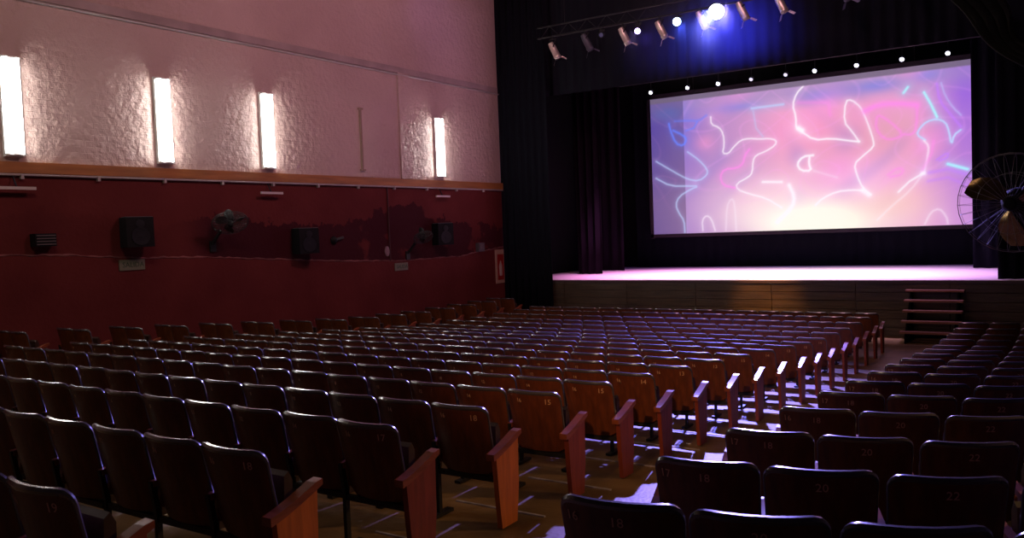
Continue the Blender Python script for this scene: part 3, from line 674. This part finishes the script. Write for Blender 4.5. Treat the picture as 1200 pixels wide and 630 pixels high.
# ------------------------------------------------------------------ things on the left wall
X0 = XL
tube_on = mat('lit_fluorescent', (.8, .8, .8), .4, emit=(1.0, .985, .93), es=34)
tube_off = mat('unlit_fluorescent', (.62, .58, .56), .4)
for i, y in enumerate([4.3, 7.26, 10.1, 12.66, 18.77]):
    if i == 0: lab = 'tall lit vertical wall light beyond the left frame edge'
    else: lab = ['', 'leftmost tall lit fluorescent wall light, cut by the frame edge', 'second tall lit fluorescent light from the left on the pink wall', 'third tall lit fluorescent light, left of the thin unlit strip', 'lit fluorescent wall light nearest the stage curtain'][i]
    t = empty('wall_light', (X0, y, 3.27)); tag(t, lab, 'wall light', 'vertical fluorescent wall lights')
    MB().box((.035, 0, .825), (.07, .32, 1.68)).obj('fitting', white_p, t)
    for s_ in (-1, 1):
        MB().tube([(.115, s_*.09, .03), (.115, s_*.09, 1.62)], .038, 10).obj('tube', tube_on, t, True)
    for zz_ in (.015, 1.635): MB().box((.10, 0, zz_), (.08, .30, .03)).obj('end_cap', white_p, t)
    # small horizontal holder below the rail
    h = empty('rail_lamp_strip', (X0, y-.05, 2.72)); tag(h, 'short pale horizontal strip lamp hanging below the rail, under %s' % ['the light beyond the frame', 'the leftmost wall light', 'the second wall light', 'the third wall light', 'the wall light nearest the curtain'][i], 'strip lamp')
    if i != 2:
        MB().box((.16, 0, 0), (.05, .60, .05)).obj('strip', tube_off, h)
        MB().bar((.14, 0, .02), (.02, 0, .24), .02).obj('bracket', iron, h)
    else: bpy.data.objects.remove(h)
t = empty('unlit_strip', (X0, 15.66, 3.33)); tag(t, 'thin unlit vertical strip on pink wall between two lit lights', 'wall light')
dm = mat('aged_strip_metal', (.30, .20, .15), .6)
MB().box((.03, 0, .78), (.05, .05, 1.50)).obj('strip', dm, t); MB().box((.04, 0, 1.55), (.07, .13, .05)).obj('end_cap', dm, t); MB().box((.04, 0, .02), (.07, .15, .04)).obj('end_cap', dm, t)

def speaker(y, z, w, h, lab, rz):
    t = empty('wall_speaker', (X0+.10, y, z), rz); tag(t, lab, 'speaker', 'wall speakers')
    d = .30
    b = MB(); b.prism([(-w/2, .0), (w/2, .0), (w/2*.88, d), (-w/2*.88, d)], -h/2, h/2, lambda u, w_, q: (w_, u, q)); b.obj('cabinet', dark_plastic, t)
    b = MB(); M = Matrix.Translation((d+.002, 0, -h*.14)) @ Matrix.Rotation(PI/2, 4, 'Y')
    b.lathe([(w*.30, 0), (w*.30, .012), (w*.25, .012), (w*.12, -.0), (.02, .01)], 18, M); b.obj('woofer', mat('cone_paper', (.010, .010, .013), .4), t, True)
    b = MB(); M = Matrix.Translation((d+.002, 0, h*.27)) @ Matrix.Rotation(PI/2, 4, 'Y'); b.lathe([(w*.14, 0), (w*.14, .01), (.02, .012)], 14, M); b.obj('tweeter', MATS['cone_paper'], t, True)
    MB().box((d*.5, 0, h/2+.006), (d*.9, w*.86, .012)).obj('top_edge', mat('grey_speaker_top', (.10, .10, .11), .4), t)
    MB().bar((-.10, 0, 0), (.02, 0, 0), .08).obj('bracket', iron, t)
speaker(9.33, 1.93, .56, .56, 'large black wall speaker left, above the pale exit sign', -.25)
speaker(13.5, 1.63, .56, .58, 'black wall speaker in the middle of the red wall', -.25)
speaker(18.6, 1.66, .56, .60, 'black wall speaker nearest the stage, on the peeling band', -.35)
t = empty('wall_box', (X0, 7.62, 1.84)); tag(t, 'small grey ventilator box on red wall, far left', 'box')
MB().box((.09, 0, 0), (.18, .36, .22)).obj('case', dark_plastic, t)
gm = mat('grey_slat', (.10, .085, .085), .5)
for k in range(4): MB().box((.19, 0, -.075+.05*k), (.02, .32, .022)).obj('slat', gm, t)

def cage_fan(t, R, C, m_wire, m_blade, m_motor, nb=4, nr=26, depth=.16, M=None, wire=.0035, ang0=0.3):
    """C centre, M orientation with +X the fan axis"""
    M = Matrix.Translation(C) @ (M or Matrix())
    def pt(r, a, x): return M @ Vector((x, r*math.cos(a), r*math.sin(a)))
    b = MB()
    for rr, x in ((R, 0), (R*.98, .03), (R*.98, -.03), (R*.6, depth*.42), (R*.6, -depth*.42)):
        b.tube([pt(rr, 2*PI*k/32, x) for k in range(32)], wire*(2.2 if rr == R else 1), 5, closed=True)
    for k in range(nr):
        a = 2*PI*k/nr
        b.tube([pt(R*.14, a, depth*.5), pt(R*.6, a, depth*.42), pt(R*.9, a, depth*.2), pt(R, a, 0)], wire, 4)
        b.tube([pt(R*.14, a, -depth*.5), pt(R*.6, a, -depth*.42), pt(R*.9, a, -depth*.2), pt(R, a, 0)], wire, 4)
    b.obj('cage', m_wire, t, True)
    for k in range(nb):
        a0 = ang0+2*PI*k/nb; v = []; f = []; n_ = 8
        for i in range(n_+1):
            q = i/n_; r = R*(.16+.72*q); wd = .20+.42*math.sin(PI*min(1, q*.85+.15))
            for j in range(4):
                a = a0+(j/3-.5)*wd*1.5+.35*q; v.append(pt(r, a, (j/3-.5)*.07))
        n0 = len(v); v += [M @ (M.inverted() @ p+Vector((.006, 0, 0))) for p in v]
        for i in range(n_):
            for j in range(3): a = i*4+j; f.append((a, a+1, a+5, a+4)); f.append((n0+a, n0+a+4, n0+a+5, n0+a+1))
        f += [(i*4, i*4+4, n0+i*4+4, n0+i*4) for i in range(n_)]+[(i*4+3, n0+i*4+3, n0+i*4+7, i*4+7) for i in range(n_)]
        f += [(0, n0, n0+1, 1), (1, n0+1, n0+2, 2), (2, n0+2, n0+3, 3)]+[(n_*4+j, n_*4+j+1, n0+n_*4+j+1, n0+n_*4+j) for j in range(3)]
        MB().add(v, f).obj('blade', m_blade, t, True)
    MM = M @ Matrix.Rotation(PI/2, 4, 'Y')
    MB().lathe([(.001, .10), (R*.10, .095), (R*.15, .07), (R*.16, .0), (R*.16, -.04)], 16, MM).obj('hub', m_motor, t, True)
    MB().lathe([(R*.2, -.05), (R*.26, -.10), (R*.26, -.24), (R*.16, -.30), (.001, -.31)], 16, MM).obj('motor', m_motor, t, True)
wire_d = mat('dusty_dark_wire', (.05, .05, .05), .5)
for y, z, R_, lab in [(11.15, 2.02, .36, 'dark caged wall fan between the two left speakers'), (17.3, 1.55, .26, 'small dark wall fan left of the speaker nearest the stage')]:
    t = empty('wall_fan', (X0, y, z)); tag(t, lab, 'fan', 'fans on the red wall')
    MB().bar((0, -.05, -.40), (.30, -.05, -.10), .05).obj('arm', iron, t); MB().box((.02, -.05, -.42), (.05, .14, .22)).obj('wall_plate', iron, t)
    cage_fan(t, R_, (.55, 0, .05), wire_d, mat('dark_blade', (.03, .03, .03), .35), dark_plastic, 3, 20, .14, Matrix.Rotation(-.5, 4, 'Z') @ Matrix.Rotation(.95, 4, 'Y'))
t = empty('wall_socket', (X0, 14.55, 1.62)); tag(t, 'small dark round fitting right of the middle speaker', 'fitting')
MB().lathe([(.09, 0), (.10, .03), (.07, .08), (.03, .10)], 14, Matrix.Rotation(PI/2, 4, 'Y')).obj('body', dark_plastic, t, True); MB().bar((.02, 0, 0), (.07, .28, .06), .05).obj('spout', wire_d, t)
t = empty('wall_plaque', (X0, 16.45, 1.27)); tag(t, 'small pale oval plaque on the red wall, above second exit sign', 'plaque')
MB().lathe([(.09, 0), (.09, .02), (.07, .03)], 14, Matrix.Rotation(PI/2, 4, 'Y') @ Matrix.Diagonal((1.5, 1, 1, 1))).obj('disc', mat('grey_plaque', (.22, .14, .15), .6), t)
t = empty('wall_lamp', (X0, 20.55, 1.22)); tag(t, 'little grey box lamp on the peeling band beside the curtain', 'fitting')
MB().box((.06, 0, 0), (.12, .30, .26)).obj('case', mat('grey_case', (.08, .07, .08), .5), t); MB().box((.125, 0, .02), (.012, .2, .14)).obj('face', gm, t)
# exit signs
sign_m = mat('pale_sign_plate', (.16, .17, .11), .6); ink = mat('dark_green_ink', (.02, .05, .02), .6)
for y, z, w, lab in [(9.28, 1.32, .52, 'small pale exit sign under the large left speaker'), (16.98, .84, .52, 'small pale exit sign low on the wall near the stage')]:
    t = empty('exit_sign', (X0, y, z)); tag(t, lab, 'sign')
    MB().box((.012, 0, 0), (.024, w, .20)).obj('plate', sign_m, t)
    o = link_mesh('lettering', text_mesh('SALIDA', .135, ink), t, (.026, .02, 0)); o.rotation_euler = (PI/2, 0, PI/2)
t = empty('extinguisher_sign', (X0, 21.62, .58)); tag(t, 'red and white fire extinguisher sign beside the curtain', 'sign')
MB().box((.012, 0, 0), (.024, .46, 1.05)).obj('plate', mat('sign_white', (.45, .30, .22), .6), t)
MB().box((.026, .03, -.02), (.008, .34, .80)).obj('red_field', mat('sign_red', (.30, .012, .012), .5), t)
b = MB(); b.lathe([(.001, -.24), (.08, -.24), (.085, .08), (.04, .16), (.03, .22)], 12, Matrix.Translation((.03, .03, -.05)) @ Matrix.Diagonal((.12, 1, 1, 1))); b.obj('extinguisher_symbol', mat('sign_pale', (.5, .4, .35), .6), t)

# ------------------------------------------------------------------ fan at the right, on a bracket
t = empty('bracket_fan', (XR, 9.3, 1.35)); tag(t, 'large caged fan on a wall bracket at the right frame edge', 'fan')
fx, fy, fz_ = -.42-XR, -.30, .42
brass = mat('worn_brass_blade', (.30, .19, .09), .22, .9)
cage_fan(t, .46, (fx, fy, fz_), mat('pale_wire', (.20, .18, .19), .4, .6), brass, dark_plastic, 3, 30, .2, Matrix.Rotation(-1.75, 4, 'Z') @ Matrix.Rotation(.12, 4, 'Y'), .0016, .25)
MB().tube([(0, 0, 0), (-1.2, 0, .05), (fx+.12, .0, .20), (fx+.02, fy+.26, fz_)], .03, 8).obj('bracket_arm', iron, t, True)
MB().box((-.02, 0, 0), (.04, .2, .3)).obj('wall_plate', iron, t)

# ------------------------------------------------------------------ swagged cloth under the ceiling at the right
v = []; f = []; nu, nv = 30, 24
LOW = [(-2.6, 12.0, 5.60), (-1.21, 12.0, 4.37), (-.47, 12.0, 3.46), (1.85, 12.2, 2.2)]
UPP = [(-1.6, 12.4, 5.95), (-.64, 12.4, 4.36), (-.30, 12.4, 3.70), (1.85, 12.5, 2.9)]
def along(P_, q):
    q *= len(P_)-1; i = min(int(q), len(P_)-2); w = q-i; g = lambda k: Vector(P_[max(0, min(len(P_)-1, k))])
    a, b_, c_, d = g(i-1), g(i), g(i+1), g(i+2)
    return .5*((2*b_)+(c_-a)*w+(2*a-5*b_+4*c_-d)*w*w+(3*b_-a-3*c_+d)*w*w*w)
for i in range(nu+1):
    A = along(LOW, i/nu); B = along(UPP, i/nu)
    for j in range(nv+1):
        s_ = j/nv; p = A.lerp(B, s_); h = .06*math.sin(s_*2*PI*4+.5*math.sin(i*.3))
        v.append((p.x+h*.3, p.y+h, p.z+h*.3-.05*math.sin(PI*s_)))
W_ = nv+1
for i in range(nu):
    for j in range(nv): a = i*W_+j; f.append((a, a+1, a+W_+1, a+W_))
o = MB().add(v, f).obj('ceiling_swag', mat('grey_black_swag_cloth', (.05, .048, .045), .75), None, True)
md = o.modifiers.new('thick', 'SOLIDIFY'); md.thickness = .012
tag(o, 'dark grey cloth swag hanging diagonally at top right', 'drape')
MB().tube([(-2.4, 12.2, 5.85), (-2.5, 12.2, ZC)], .012, 5).obj('hanging_cord', iron, o); MB().tube([(-1.7, 12.35, 5.9), (-1.75, 12.35, ZC)], .012, 5).obj('hanging_cord', iron, o)
